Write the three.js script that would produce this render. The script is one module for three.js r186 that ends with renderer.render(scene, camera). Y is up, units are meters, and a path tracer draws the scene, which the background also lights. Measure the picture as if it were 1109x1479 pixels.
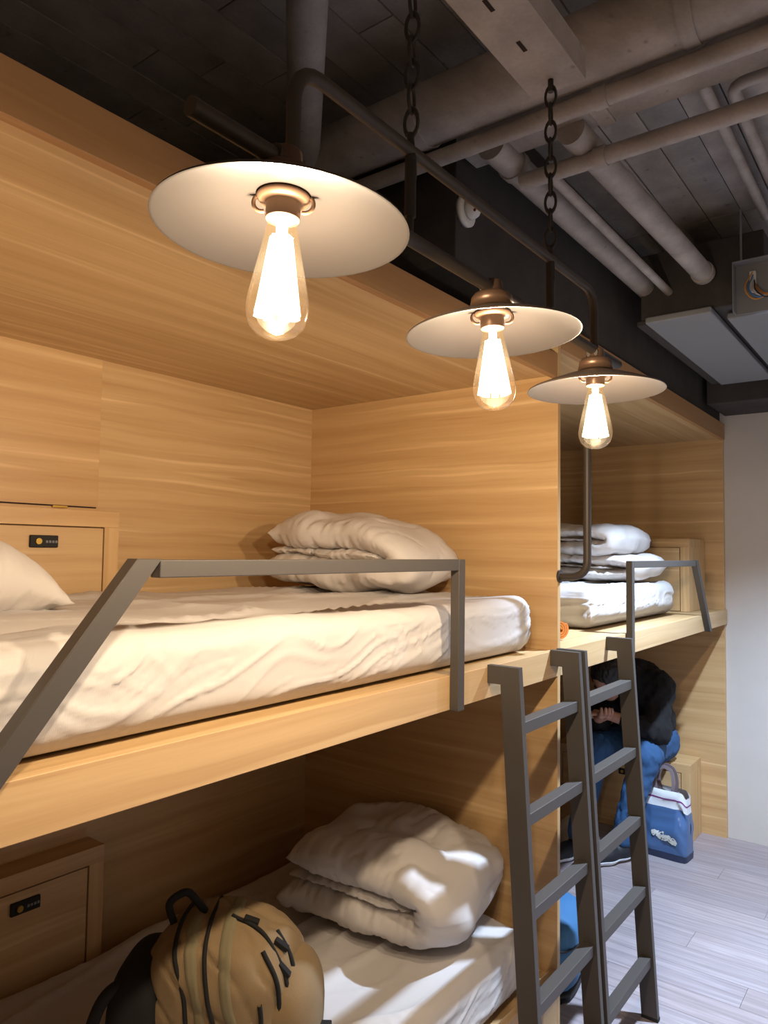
import * as THREE from 'three';
import { RoundedBoxGeometry } from 'three/addons/geometries/RoundedBoxGeometry.js';
import { MarchingCubes } from 'three/addons/objects/MarchingCubes.js';
import { mergeGeometries, mergeVertices, toCreasedNormals } from 'three/addons/utils/BufferGeometryUtils.js';
import { createNoise3D } from 'simplex-noise';

// ---------------------------------------------------------------- camera, lights, exposure
const scene = new THREE.Scene();
scene.background = new THREE.Color(0x000000);
const camera = new THREE.PerspectiveCamera(70.21, 1109 / 1479, 0.02, 40);
{
  const yaw = 0.6498, pitch = 0.0536, roll = 0.0139;
  const F = new THREE.Vector3(-Math.sin(yaw) * Math.cos(pitch), Math.sin(pitch), -Math.cos(yaw) * Math.cos(pitch));
  const R = new THREE.Vector3(Math.cos(yaw), 0, -Math.sin(yaw));
  const U = R.clone().cross(F);
  const R2 = R.clone().multiplyScalar(Math.cos(roll)).addScaledVector(U, Math.sin(roll));
  const U2 = U.clone().multiplyScalar(Math.cos(roll)).addScaledVector(R, -Math.sin(roll));
  camera.quaternion.setFromRotationMatrix(new THREE.Matrix4().makeBasis(R2, U2, F.clone().negate()));
  camera.position.set(0.9743, 1.6, 0);
}
scene.add(camera);
const renderer = new THREE.WebGLRenderer({ antialias: true });
renderer.toneMapping = THREE.LinearToneMapping;
renderer.toneMappingExposure = 1.0;
renderer.shadowMap.enabled = true;

const BULB_COLOR = new THREE.Color().setRGB(1.0, 0.79, 0.55);
const BULB_CANDELA = 1.5;
const LED_COLOR = new THREE.Color().setRGB(0.58, 0.75, 1.0);
const LED = { x: 0.68, y: 2.68, z: -3.0 };                            // cool downlight over the aisle, just outside the right edge of the view
{
  const a = new THREE.SpotLight(LED_COLOR, 62, 0, THREE.MathUtils.degToRad(58), 0.45, 2);
  a.position.set(LED.x, LED.y - 0.012, LED.z);
  a.target.position.set(LED.x, 0, LED.z);
  a.castShadow = true; a.shadow.radius = 2; a.shadow.mapSize.set(1024, 1024);
  scene.add(a, a.target);
}

// ---------------------------------------------------------------- helpers
function mulberry(a) { return () => { a |= 0; a = a + 0x6D2B79F5 | 0; let t = Math.imul(a ^ a >>> 15, 1 | a); t = t + Math.imul(t ^ t >>> 7, 61 | t) ^ t; return ((t ^ t >>> 14) >>> 0) / 4294967296; }; }
const rnd = mulberry(77);
const N3 = createNoise3D(mulberry(5));
const clamp = (v, a, b) => Math.min(b, Math.max(a, v));
const mix = (a, b, t) => a + (b - a) * t;
const sstep = (a, b, v) => { const t = clamp((v - a) / (b - a), 0, 1); return t * t * (3 - 2 * t); };
const fbm = (x, y, z, o = 4) => { let s = 0, a = 0.5; for (let i = 0; i < o; i++) { s += a * N3(x, y, z); x *= 2.03; y *= 2.03; z *= 2.03; a *= 0.5; } return s; };
const V = (x, y, z) => new THREE.Vector3(x, y, z);

function texture(w, h, fn, srgb = true) {
  const d = new Uint8Array(w * h * 4);
  for (let j = 0; j < h; j++) for (let i = 0; i < w; i++) {
    const c = fn(i / w, j / h), k = (j * w + i) * 4;
    d[k] = clamp(c[0], 0, 255); d[k + 1] = clamp(c[1], 0, 255); d[k + 2] = clamp(c[2], 0, 255); d[k + 3] = 255;
  }
  const t = new THREE.DataTexture(d, w, h);
  t.wrapS = t.wrapT = THREE.MirroredRepeatWrapping;
  t.magFilter = THREE.LinearFilter; t.minFilter = THREE.LinearFilter;
  if (srgb) t.colorSpace = THREE.SRGBColorSpace;
  t.needsUpdate = true;
  return t;
}
// wood veneer: u spans 2.4 m along the grain, v spans 1.2 m across it
const woodTex = texture(1280, 768, (u, v) => {
  const x = u * 2.4, y0 = v * 1.2;
  const y = y0 + 0.014 * fbm(x * 0.8, y0 * 2.2, 3.1, 3) + 0.0035 * N3(x * 2.4, y0 * 7, 9);
  const board = Math.floor(y0 / 0.3 + 100);
  const band = 0.5 + 0.5 * fbm(x * 0.42, y * 17, 1.7 + board, 4) * 1.3;
  const pale = sstep(0.30, 0.62, fbm(x * 0.55 + 7, y * 26, 12.2, 2));
  const dark = 0.6 * sstep(0.34, 0.7, fbm(x * 1.1 - 4, y * 34, 22.2, 2));
  const fine = N3(x * 9, y * 420, 5.5) * 0.5 + N3(x * 4, y * 170, 15.5) * 0.5;
  let t = 0.5 + (band - 0.5) * 0.62 + 0.42 * pale - 0.34 * dark + 0.08 * fine;
  t = clamp(t, 0, 1.15);
  return [mix(178, 219, t), mix(140, 188, t), mix(94, 142, t)];
});
const floorTex = texture(1024, 512, (u, v) => {
  const x = u * 2.4, y = v * 0.6;
  const s = fbm(x * 1.4, y * 40, 31, 4), f = N3(x * 10, y * 420, 41);
  const p = sstep(0.25, 0.6, fbm(x * 2.5, y * 55, 51, 2));
  const t = clamp(0.5 + 0.50 * s + 0.05 * f + 0.30 * p, 0, 1.1);
  return [mix(132, 178, t), mix(121, 167, t), mix(122, 168, t)];
});
const concreteTex = texture(512, 512, (u, v) => {
  const t = 0.5 + 0.5 * fbm(u * 7, v * 7, 61, 5) + 0.08 * N3(u * 90, v * 90, 62);
  const s = sstep(0.5, 0.75, fbm(u * 16, v * 16, 63, 3));
  return [mix(104, 142, t) - 30 * s, mix(100, 138, t) - 30 * s, mix(98, 136, t) - 30 * s];
});
const wallTex = texture(512, 512, (u, v) => {
  const t = 0.5 + 0.4 * fbm(u * 5, v * 5, 71, 4) + 0.1 * N3(u * 120, v * 120, 72);
  return [mix(216, 226, t), mix(213, 222, t), mix(207, 216, t)];
});
const clothBump = texture(512, 512, (u, v) => {
  const w = 128 + 60 * Math.sin(u * 512 * 1.2) * Math.sin(v * 512 * 1.2) + 40 * fbm(u * 40, v * 40, 81, 2);
  return [w, w, w];
}, false);

const mat = (o) => new THREE.MeshStandardMaterial(o);
const M = {
  wood: mat({ map: woodTex, roughness: 0.42 }),
  woodB: mat({ map: woodTex, roughness: 0.42, color: new THREE.Color().setRGB(0.94, 0.95, 0.93) }),
  woodC: mat({ map: woodTex, roughness: 0.42, color: new THREE.Color().setRGB(1.0, 0.97, 0.92) }),
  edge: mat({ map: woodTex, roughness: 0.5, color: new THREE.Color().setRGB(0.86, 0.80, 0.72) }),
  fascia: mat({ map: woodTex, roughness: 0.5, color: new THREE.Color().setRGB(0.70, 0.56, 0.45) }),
  gap: mat({ color: 0x2a1a10, roughness: 0.9 }),
  sheet: mat({ color: new THREE.Color().setRGB(0.56, 0.525, 0.50), roughness: 0.82, bumpMap: clothBump, bumpScale: 0.0004 }),
  duvet: mat({ color: new THREE.Color().setRGB(0.60, 0.555, 0.52), roughness: 0.86, bumpMap: clothBump, bumpScale: 0.0004 }),
  steel: mat({ color: new THREE.Color().setRGB(0.070, 0.060, 0.052), roughness: 0.5, metalness: 0.15 }),
  pipeDark: mat({ color: new THREE.Color().setRGB(0.055, 0.042, 0.032), roughness: 0.5, metalness: 0.3 }),
  blackIron: mat({ color: new THREE.Color().setRGB(0.035, 0.03, 0.027), roughness: 0.5, metalness: 0.4 }),
  black: mat({ color: 0x141210, roughness: 0.7 }),
  ceiling: mat({ map: concreteTex, roughness: 0.9, color: new THREE.Color().setRGB(1.75, 1.68, 1.62) }),
  ceilingB: mat({ map: concreteTex, roughness: 0.9, color: new THREE.Color().setRGB(1.55, 1.52, 1.5) }),
  ceilingPipe: mat({ map: concreteTex, roughness: 0.6, color: new THREE.Color().setRGB(1.8, 1.72, 1.65) }),
  darkPaint: mat({ map: concreteTex, roughness: 0.85, color: new THREE.Color().setRGB(0.22, 0.20, 0.19) }),
  wall: mat({ map: wallTex, roughness: 0.9, color: new THREE.Color().setRGB(0.80, 0.76, 0.73) }),
  greyMetal: mat({ color: new THREE.Color().setRGB(0.20, 0.205, 0.22), roughness: 0.6 }),
  shadeIn: mat({ color: new THREE.Color().setRGB(0.016, 0.013, 0.0112), roughness: 0.42, metalness: 0.2 }),
  shadeOut: mat({ color: new THREE.Color().setRGB(0.10, 0.07, 0.05), roughness: 0.45, metalness: 0.5 }),
  socket: mat({ color: new THREE.Color().setRGB(0.13, 0.075, 0.045), roughness: 0.4, metalness: 0.6 }),
  brass: mat({ color: 0xc9a24e, roughness: 0.35, metalness: 0.8 }),
  white: mat({ color: 0xd8d8d4, roughness: 0.6 }),
};
const nameCount = {};
function numbered(n) { const k = nameCount[n] = (nameCount[n] ?? -1) + 1; return k ? `${n}_${String(k).padStart(3, '0')}` : n; }
function thing(name, label, category, pos = [0, 0, 0], turn = 0, group) {
  const o = new THREE.Group(); o.name = numbered(name); o.position.set(...pos); o.rotation.y = turn;
  o.userData = { label, category }; if (group) o.userData.group = group;
  scene.add(o); return o;
}
function part(parent, name, geo, m, label) {
  const o = new THREE.Mesh(geo, m); o.name = name; o.castShadow = o.receiveShadow = true;
  if (label) o.userData.label = label;
  parent.add(o); return o;
}
function sub(parent, name) { const g = new THREE.Group(); g.name = name; parent.add(g); return g; }
function solo(name, geo, m, label, category, group) {
  const o = part(scene, numbered(name), geo, m); o.userData = { label, category }; if (group) o.userData.group = group; return o;
}
function struct(name, geo, m, label, category) {
  const o = part(scene, name, geo, m); o.userData = { label, category, kind: 'structure' }; return o;
}
// box from min / max corners
function bb(x0, x1, y0, y1, z0, z1, bevel = 0) {
  const w = Math.abs(x1 - x0), h = Math.abs(y1 - y0), d = Math.abs(z1 - z0);
  let g = bevel ? new RoundedBoxGeometry(w, h, d, 1, bevel) : new THREE.BoxGeometry(w, h, d);
  if (g.index) g = g.toNonIndexed();
  g.translate((x0 + x1) / 2, (y0 + y1) / 2, (z0 + z1) / 2); return g;
}
// texture coordinates in metres with the grain along one axis
function grain(g, axis = 'z', su = 2.4, sv = 1.2, off = [rnd() * 3, rnd() * 3]) {
  const p = g.attributes.position, n = g.attributes.normal, uv = new Float32Array(p.count * 2);
  for (let i = 0; i < p.count; i++) {
    const a = [p.getX(i), p.getY(i), p.getZ(i)], b = [Math.abs(n.getX(i)), Math.abs(n.getY(i)), Math.abs(n.getZ(i))];
    const k = b.indexOf(Math.max(...b)), gi = 'xyz'.indexOf(axis);
    let ui = gi, vi = [0, 1, 2].find((q) => q !== gi && q !== k);
    if (k === gi) { ui = (gi + 1) % 3; vi = (gi + 2) % 3; }
    uv[2 * i] = a[ui] / su + off[0]; uv[2 * i + 1] = a[vi] / sv + off[1];
  }
  g.setAttribute('uv', new THREE.BufferAttribute(uv, 2)); return g;
}
const tube = (pts, r, seg = 40, rad = 10, closed = false, tension = 0.5) => new THREE.TubeGeometry(new THREE.CatmullRomCurve3(pts.map((p) => p.isVector3 ? p : V(...p)), closed, 'catmullrom', tension), seg, r, rad, closed);
// straight runs joined by rounded bends
function bentPipe(pts, r, bend, rad = 12) {
  const P = pts.map((p) => V(...p)), path = new THREE.CurvePath(); let from = P[0];
  for (let i = 1; i < P.length; i++) {
    if (i === P.length - 1) { path.add(new THREE.LineCurve3(from, P[i])); break; }
    const a = P[i].clone().add(P[i - 1].clone().sub(P[i]).normalize().multiplyScalar(bend)), b = P[i].clone().add(P[i + 1].clone().sub(P[i]).normalize().multiplyScalar(bend));
    path.add(new THREE.LineCurve3(from, a)); path.add(new THREE.QuadraticBezierCurve3(a, P[i], b)); from = b;
  }
  return capTube(path, r, 90, rad);
}
function capTube(curve, r, seg = 40, rad = 12) {
  const t = new THREE.TubeGeometry(curve, seg, r, rad, false), parts = [t];
  for (const u of [0, 1]) {
    const c = new THREE.CircleGeometry(r, rad), p = curve.getPointAt(u), d = curve.getTangentAt(u).multiplyScalar(u ? 1 : -1);
    c.applyQuaternion(new THREE.Quaternion().setFromUnitVectors(V(0, 0, 1), d)); c.translate(p.x, p.y, p.z); parts.push(c);
  }
  return mergeGeometries(parts.map((g) => g.index ? g.toNonIndexed() : g));
}
const rod = (a, b, r, rad = 12) => capTube(new THREE.LineCurve3(V(...a), V(...b)), r, 1, rad);
const lathe = (pts, seg = 48) => new THREE.LatheGeometry(pts.map(([x, y]) => new THREE.Vector2(x, y)), seg);
function smooth(g) { const h = new THREE.BufferGeometry(); h.setAttribute('position', g.attributes.position); if (g.index) h.setIndex(g.index); const m = mergeVertices(h, 1e-5); m.computeVertexNormals(); return m; }
function planarUV(g, s = 0.25) { const p = g.attributes.position, uv = new Float32Array(p.count * 2); for (let i = 0; i < p.count; i++) { uv[2 * i] = (p.getX(i) + p.getY(i) * 0.7) / s; uv[2 * i + 1] = (p.getZ(i) + p.getY(i) * 0.7) / s; } g.setAttribute('uv', new THREE.BufferAttribute(uv, 2)); return g; }

// a fitted sheet pulled over a mattress: rounded box with folds
function mattressGeo(w, h, d, seed, opt = {}) {
  const sx = Math.round(w / 0.012), sy = Math.round(h / 0.0065), sz = Math.round(d / 0.0065);
  const g0 = new THREE.BoxGeometry(w, h, d, sx, sy, sz), p = g0.attributes.position, r = opt.r ?? 0.05;
  for (let i = 0; i < p.count; i++) {
    const q = V(p.getX(i), p.getY(i), p.getZ(i));
    const c = V(clamp(q.x, -w / 2 + r, w / 2 - r), clamp(q.y, -h / 2 + r, h / 2 - r), clamp(q.z, -d / 2 + r, d / 2 - r));
    const n = q.clone().sub(c); if (n.lengthSq() < 1e-12) n.set(0, Math.sign(q.y) || 1, 0); n.normalize();
    if (Math.abs(q.y) > h / 2 - 1e-6 && c.x === q.x && c.z === q.z) n.set(0, Math.sign(q.y), 0);
    const o = c.addScaledVector(n, r);
    const top = Math.max(0, n.y), side = 1 - Math.abs(n.y), t = (q.y + h / 2) / h;
    let e = 0;
    // long soft folds across the top
    const ridge = 1 - Math.abs(N3(o.x * 4.2 + seed, o.z * 0.9, seed * 3.1));
    e += top * (0.010 * N3(o.x * 3, o.z * 1.4, seed) + 0.012 * Math.pow(ridge, 9));
    // slanting pulls down the sides
    const a = (Math.abs(n.x) > Math.abs(n.z) ? o.z : o.x);
    const k = a * 1.5 + (o.y) * 7.5 + 0.35 * N3(a * 3, o.y * 4, seed + 8);
    const pull = 1 - Math.abs(N3(k * 1.6, o.y * 1.5 - a * 0.7, seed + 4));
    const pull2 = 1 - Math.abs(N3(k * 4.2, o.y * 3.1 - a * 1.5, seed + 14));
    e += side * (0.0065 * Math.pow(pull, 11) + 0.0030 * Math.pow(pull2, 12) + 0.004 * N3(a * 1.8, o.y * 6, seed + 1));
    const cr = 1 - Math.abs(N3(k * 2.3 + 5, o.y * 2.2 - a * 1.1, seed + 24)), cr2 = 1 - Math.abs(N3(a * 5.2 - o.y * 9, o.y * 5, seed + 34)), on = sstep(-0.1, 0.5, N3(a * 2.6, o.y * 5, seed + 44));
    e += side * on * (0.0055 * Math.pow(cr, 22) + 0.0045 * Math.pow(cr2, 20)) + top * 0.004 * Math.pow(1 - Math.abs(N3(o.x * 5 + o.z * 1.4, o.z * 1.6, seed + 54)), 18);
    // gathers along the elastic hem
    const gz = sstep(0.32, 0.02, t) * (0.35 + 0.65 * sstep(0.0, 0.45, N3(a * 2.1, seed, 2.2)));
    e += side * gz * 0.0035 * Math.sin(a * 300 + 3 * N3(a * 20, seed, 1)) * 0.8 - side * 0.012 * sstep(0.18, 0, t);
    o.addScaledVector(n, e);
    if (opt.sag) o.y += opt.sag(o);
    p.setXYZ(i, o.x, o.y, o.z);
  }
  return planarUV(smooth(g0));
}
// a quilt laid along a folded path (2D, x / y), its width along z
function foldGeo(path, width, T, seed, opt = {}) {
  const curve = new THREE.CatmullRomCurve3(path.map(([x, y]) => V(x, y, 0)), false, 'catmullrom', 0.5);
  const ns = opt.ns ?? 90, nw = opt.nw ?? 60, pw = opt.p ?? 6, L = curve.getLength();
  const pos = [], idx = [];
  for (let s = 0; s < 2; s++) for (let i = 0; i <= ns; i++) {
    const u = i / ns, c = curve.getPointAt(u), t = curve.getTangentAt(u), n = V(-t.y, t.x, 0);
    for (let j = 0; j <= nw; j++) {
      const w = j / nw, a = 1 - Math.pow(Math.abs(2 * u - 1), opt.pu ?? 14), b = 1 - Math.pow(Math.abs(2 * w - 1), pw);
      const arc = u * L, z = (w - 0.5) * width;
      let h = T / 2 * Math.sqrt(Math.max(0, a)) * Math.sqrt(Math.max(0, b)) * (1 + 0.20 * N3(arc * 5, z * 5, seed));
      const edge = Math.pow(Math.abs(2 * w - 1), 3), crease = 1 - Math.abs(N3(arc * 9 + seed, z * 3, seed + 6 + s * 3));
      const pleat = 1 - Math.abs(N3(arc * 26, z * 4, seed + 2 + s));
      h -= (0.0075 * Math.pow(crease, 8) * (opt.crease ?? 1) + 0.012 * edge * Math.pow(pleat, 4)) * Math.min(1, h / 0.01);
      const q = c.clone().addScaledVector(n, (s ? -1 : 1) * h);
      q.z = z + 0.020 * N3(arc * 4, seed, w * 2) + (opt.skew ?? 0) * (c.y);
      if (opt.warp) opt.warp(q);
      pos.push(q.x, q.y, q.z);
    }
  }
  const S = (ns + 1) * (nw + 1), at = (s, i, j) => s * S + i * (nw + 1) + j;
  for (let s = 0; s < 2; s++) for (let i = 0; i < ns; i++) for (let j = 0; j < nw; j++) {
    const a = at(s, i, j), b = at(s, i + 1, j), c = at(s, i + 1, j + 1), d = at(s, i, j + 1);
    if (s) idx.push(a, b, c, a, c, d); else idx.push(a, c, b, a, d, c);
  }
  const g = new THREE.BufferGeometry(); g.setAttribute('position', new THREE.Float32BufferAttribute(pos, 3)); g.setIndex(idx);
  return planarUV(smooth(g));
}
// point on a rounded bulky block |x/a|^n + |y/b|^n + |z/c|^n = 1
function quad(dir, a, b, c, n) { const d = dir.clone().normalize(); const s = Math.pow(Math.pow(Math.abs(d.x / a), n) + Math.pow(Math.abs(d.y / b), n) + Math.pow(Math.abs(d.z / c), n), -1 / n); return d.multiplyScalar(s); }
function quadGeo(a, b, c, n, seg = 40, fn) {
  const g = new THREE.SphereGeometry(1, seg, Math.round(seg * 0.7)), p = g.attributes.position;
  for (let i = 0; i < p.count; i++) { const q = quad(V(p.getX(i), p.getY(i), p.getZ(i)), a, b, c, n); if (fn) fn(q); p.setXYZ(i, q.x, q.y, q.z); }
  return planarUV(smooth(g));
}
// surface of a distance field
function fieldGeo(fn, lo, hi, res) {
  const mc = new MarchingCubes(res, M.white, false, false, 260000); mc.isolation = 0;
  const c = lo.clone().add(hi).multiplyScalar(0.5), s = Math.max(hi.x - lo.x, hi.y - lo.y, hi.z - lo.z) / 2, half = res / 2, q = V(0, 0, 0);
  for (let k = 0; k < res; k++) for (let j = 0; j < res; j++) for (let i = 0; i < res; i++) {
    q.set((i - half) / half * s + c.x, (j - half) / half * s + c.y, (k - half) / half * s + c.z);
    mc.field[k * res * res + j * res + i] = -fn(q);
  }
  mc.update();
  const n = mc.count, pos = new Float32Array(n * 3);
  for (let i = 0; i < n; i++) { pos[3 * i] = mc.positionArray[3 * i] * s + c.x; pos[3 * i + 1] = mc.positionArray[3 * i + 1] * s + c.y; pos[3 * i + 2] = mc.positionArray[3 * i + 2] * s + c.z; }
  const g = new THREE.BufferGeometry(); g.setAttribute('position', new THREE.BufferAttribute(pos, 3));
  return planarUV(smooth(g));
}
const smin = (a, b, k) => { const h = clamp(0.5 + 0.5 * (b - a) / k, 0, 1); return mix(b, a, h) - k * h * (1 - h); };
function capsule(p, a, b, ra, rb) {
  const bx = b[0] - a[0], by = b[1] - a[1], bz = b[2] - a[2], px = p.x - a[0], py = p.y - a[1], pz = p.z - a[2];
  const t = clamp((px * bx + py * by + pz * bz) / (bx * bx + by * by + bz * bz + 1e-9), 0, 1);
  return Math.hypot(px - bx * t, py - by * t, pz - bz * t) - mix(ra, rb, t);
}

// ---------------------------------------------------------------- the room
const ZF = -4.5527, RX = 2.1, BK = 1.2, TOP = 2.9;
{
  const fl = struct('floor', bb(-2.2, RX + 0.1, -0.12, -0.012, ZF - 0.1, BK + 0.1), M.gap, 'grey-brown plank floor of the dormitory aisle', 'floor');
  const tones = [[1, 1, 1], [0.92, 0.91, 0.92], [1.07, 1.06, 1.05], [0.97, 0.94, 0.93]].map((c) => mat({ map: floorTex, roughness: 0.5, color: new THREE.Color().setRGB(...c) }));
  const W = 0.152;
  let row = 0;
  for (let z = ZF - 0.022; z < BK; z += W, row++) {
    let x = -2.12 - (row * 0.47 % 1.2);
    while (x < RX) {
      const x0 = Math.max(x, -2.12), x1 = Math.min(x + 1.2, RX);
      if (x1 - x0 > 0.03) part(fl, 'plank', grain(bb(x0 + 0.0006, x1 - 0.0006, -0.012, 0, z + 0.0006, Math.min(z + W, BK) - 0.0006), 'x', 2.4, 0.6), tones[Math.floor(rnd() * 4)]);
      x += 1.2;
    }
  }
  struct('wall_far', grain(bb(-2.2, RX + 0.1, 0, TOP + 0.1, ZF - 0.12, ZF - 0.022), 'x', 1, 1), M.wall, 'plain white painted end wall', 'wall');
  struct('wall_left', grain(bb(-2.3, -2.13, 0, TOP + 0.1, ZF - 0.022, BK), 'z', 1, 1), M.darkPaint, 'dark painted wall behind the bunks', 'wall');
  struct('wall_right', grain(bb(RX, RX + 0.1, 0, TOP + 0.1, ZF - 0.022, BK), 'z', 1, 1), M.wall, 'plain white painted side wall of the aisle', 'wall');
  struct('wall_back', grain(bb(-2.2, RX + 0.1, 0, TOP + 0.1, BK, BK + 0.1), 'x', 1, 1), M.wall, 'plain white painted wall at the near end of the aisle', 'wall');
  const ce = struct('ceiling', bb(-2.2, RX + 0.1, TOP + 0.012, TOP + 0.12, ZF - 0.022, BK), M.black, 'dark grey concrete ceiling marked by formwork boards', 'ceiling');
  let x = -2.12, k = 0;
  while (x < RX) {
    const w = 0.115 + 0.012 * Math.sin(k * 3.3);
    for (const [z0, z1] of [[ZF, -2.95], [-2.95, -1.1 - 0.13 * (k % 3)], [-1.1 - 0.13 * (k % 3), BK]])
      part(ce, 'formwork_board', grain(bb(x + 0.002, Math.min(x + w, RX) - 0.002, TOP + 0.003 * ((k * 7 + 2) % 3) / 2, TOP + 0.014, z0 + 0.002, z1 - 0.002), 'z', 1.3, 1.3), (k * 5 + (z0 > -2 ? 1 : 0)) % 3 ? M.ceiling : M.ceilingB);
    x += w; k++;
  }
  struct('trim_1', grain(bb(-0.004, RX, 2.417, TOP, ZF - 0.022, -4.16, 0.004), 'x', 1.2, 1.2), M.darkPaint, 'dark painted downstand beam along the top of the end wall', 'beam');
  struct('trim_2', grain(bb(-2.12, -0.03, 2.372, TOP, ZF - 0.02, -1.62, 0.004), 'z', 1.2, 1.2), M.darkPaint, 'dark painted bulkhead above the bunks', 'bulkhead');
}

// ---------------------------------------------------------------- bunks
const ZP = -2.2096, DP = 1.0872;
function guardRail(parent, z0, z1, top, zs) {
  const g = sub(parent, 'guard_rail'); const y0 = 1.207, w = 0.030;
  const dz = z0 < z1 ? w : -w;                                          // the post stands on the outer side of the bar's end
  part(g, 'post', bb(0.001, 0.026, y0, top, Math.min(z1, z1 + dz), Math.max(z1, z1 + dz), 0.002), M.steel);
  part(g, 'top_bar', bb(0.001, 0.026, top - 0.028, top, z1, z0, 0.002), M.steel);
  const sh = new THREE.Shape(); sh.moveTo(-zs[0], top); const k = (zs[1] - zs[0]) / (top - y0);
  sh.lineTo(-zs[1], y0); sh.lineTo(-zs[1] - 0.040 * Math.sign(zs[0] - zs[1]) * -1, y0); sh.lineTo(-zs[0] - 0.040 * Math.sign(zs[0] - zs[1]) * -1, top); sh.closePath();
  const e = new THREE.ExtrudeGeometry(sh, { depth: 0.025, bevelEnabled: true, bevelSize: 0.0015, bevelThickness: 0.0015, bevelSegments: 1 });
  e.rotateY(Math.PI / 2); e.translate(0.0015, 0, 0);
  part(g, 'slanted_bar', e, M.steel);
  return g;
}
{
  const b = thing('bunk_bed', 'near two-level oak veneer bunk with open fronts behind the hanging lamps', 'bunk bed', [0, 0, 0], 0);
  const zs = -1.252, z0 = -0.10;
  part(b, 'back_panel', grain(bb(-DP - 0.02, -DP, 0.02, 2.2, zs, ZP), 'z'), M.wood);
  part(b, 'back_panel', grain(bb(-DP - 0.02, -DP + 0.0008, 0.02, 2.2, z0, zs + 0.0006), 'z'), M.woodC);
  part(b, 'end_panel', grain(bb(-DP - 0.02, 0, 0, 2.28, ZP - 0.021, ZP, 0.0012), 'x'), M.woodC);
  part(b, 'end_panel', grain(bb(-DP - 0.02, 0, 0, 2.253, z0, z0 + 0.021, 0.0012), 'x'), M.wood);
  part(b, 'roof_panel', grain(bb(-DP, -0.021, 2.182, 2.205, ZP, z0, 0.001), 'z'), M.woodB);
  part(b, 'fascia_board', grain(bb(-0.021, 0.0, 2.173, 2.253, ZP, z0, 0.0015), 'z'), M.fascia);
  part(b, 'upper_platform', grain(bb(-DP, -0.022, 1.262, 1.290, ZP, z0), 'z'), M.woodB);
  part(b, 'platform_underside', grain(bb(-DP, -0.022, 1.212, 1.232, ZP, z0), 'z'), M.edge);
  part(b, 'bed_rail', grain(bb(-0.022, 0.0, 1.208, 1.292, ZP, z0, 0.0015), 'z'), M.wood);
  part(b, 'lower_platform', grain(bb(-DP, -0.022, 0.255, 0.280, ZP, z0), 'z'), M.woodB);
  part(b, 'lower_rail', grain(bb(-0.022, 0.0, 0.02, 0.300, ZP, z0, 0.0015), 'z'), M.wood);
  const hs = part(b, 'hinge_strip', bb(-DP + 0.0005, -DP + 0.004, 1.7185, 1.7225, -0.60, -1.245), M.gap);
  part(hs, 'catch', bb(-DP + 0.0005, -DP + 0.010, 1.714, 1.721, -1.105, -1.15, 0.001), M.brass);
  guardRail(b, -0.684, -1.5605, 1.582, [-0.684, -0.386]);
  const gb = part(b, 'grab_bar', bentPipe([[0.0, 1.527, -2.221], [0.094, 1.527, -2.221], [0.094, 2.145, -2.221], [0.0, 2.145, -2.221]], 0.0125, 0.055), M.pipeDark);
  for (const y of [1.527, 2.145]) part(gb, 'flange', rod([-0.0005, y, -2.221], [0.006, y, -2.221], 0.021, 20), M.pipeDark);
}
{
  const b = thing('bunk_bed', 'far two-level bunk beyond the partition, its upper deck lit bluish white', 'bunk bed');
  const z0 = ZP - 0.0215, B = 2.1;
  part(b, 'back_panel', grain(bb(-B - 0.02, -B, 0.0, 2.3, z0, ZF), 'z'), M.wood);
  part(b, 'end_panel', grain(bb(-B - 0.02, -0.010, 0, 2.366, ZF - 0.021, ZF, 0.0012), 'x'), M.woodC);
  part(b, 'side_panel', grain(bb(-B, -DP - 0.021, 0, 2.3, z0 + 0.02, z0), 'x'), M.wood);
  part(b, 'roof_panel', grain(bb(-B, -0.021, 2.282, 2.305, ZF, z0, 0.001), 'z'), M.woodB);
  part(b, 'fascia_board', grain(bb(-0.021, 0.0, 2.274, 2.366, ZF, z0, 0.0015), 'z'), M.fascia);
  part(b, 'upper_platform', grain(bb(-B, -0.022, 1.262, 1.290, ZF, z0), 'z'), M.woodB);
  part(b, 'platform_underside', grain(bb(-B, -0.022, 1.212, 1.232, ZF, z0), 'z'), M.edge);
  part(b, 'bed_rail', grain(bb(-0.022, 0.0, 1.208, 1.292, ZF - 0.016, z0, 0.0015), 'z'), M.wood);
  part(b, 'lower_platform', grain(bb(-B, -0.72, 0.10, 0.125, ZF, z0), 'z'), M.woodB);
  part(b, 'lower_rail', grain(bb(-0.72, -0.70, 0.0, 0.14, ZF, z0, 0.0015), 'z'), M.wood);
  guardRail(b, -3.789, -2.88, 1.575, [-3.789, -4.055]);
}

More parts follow.
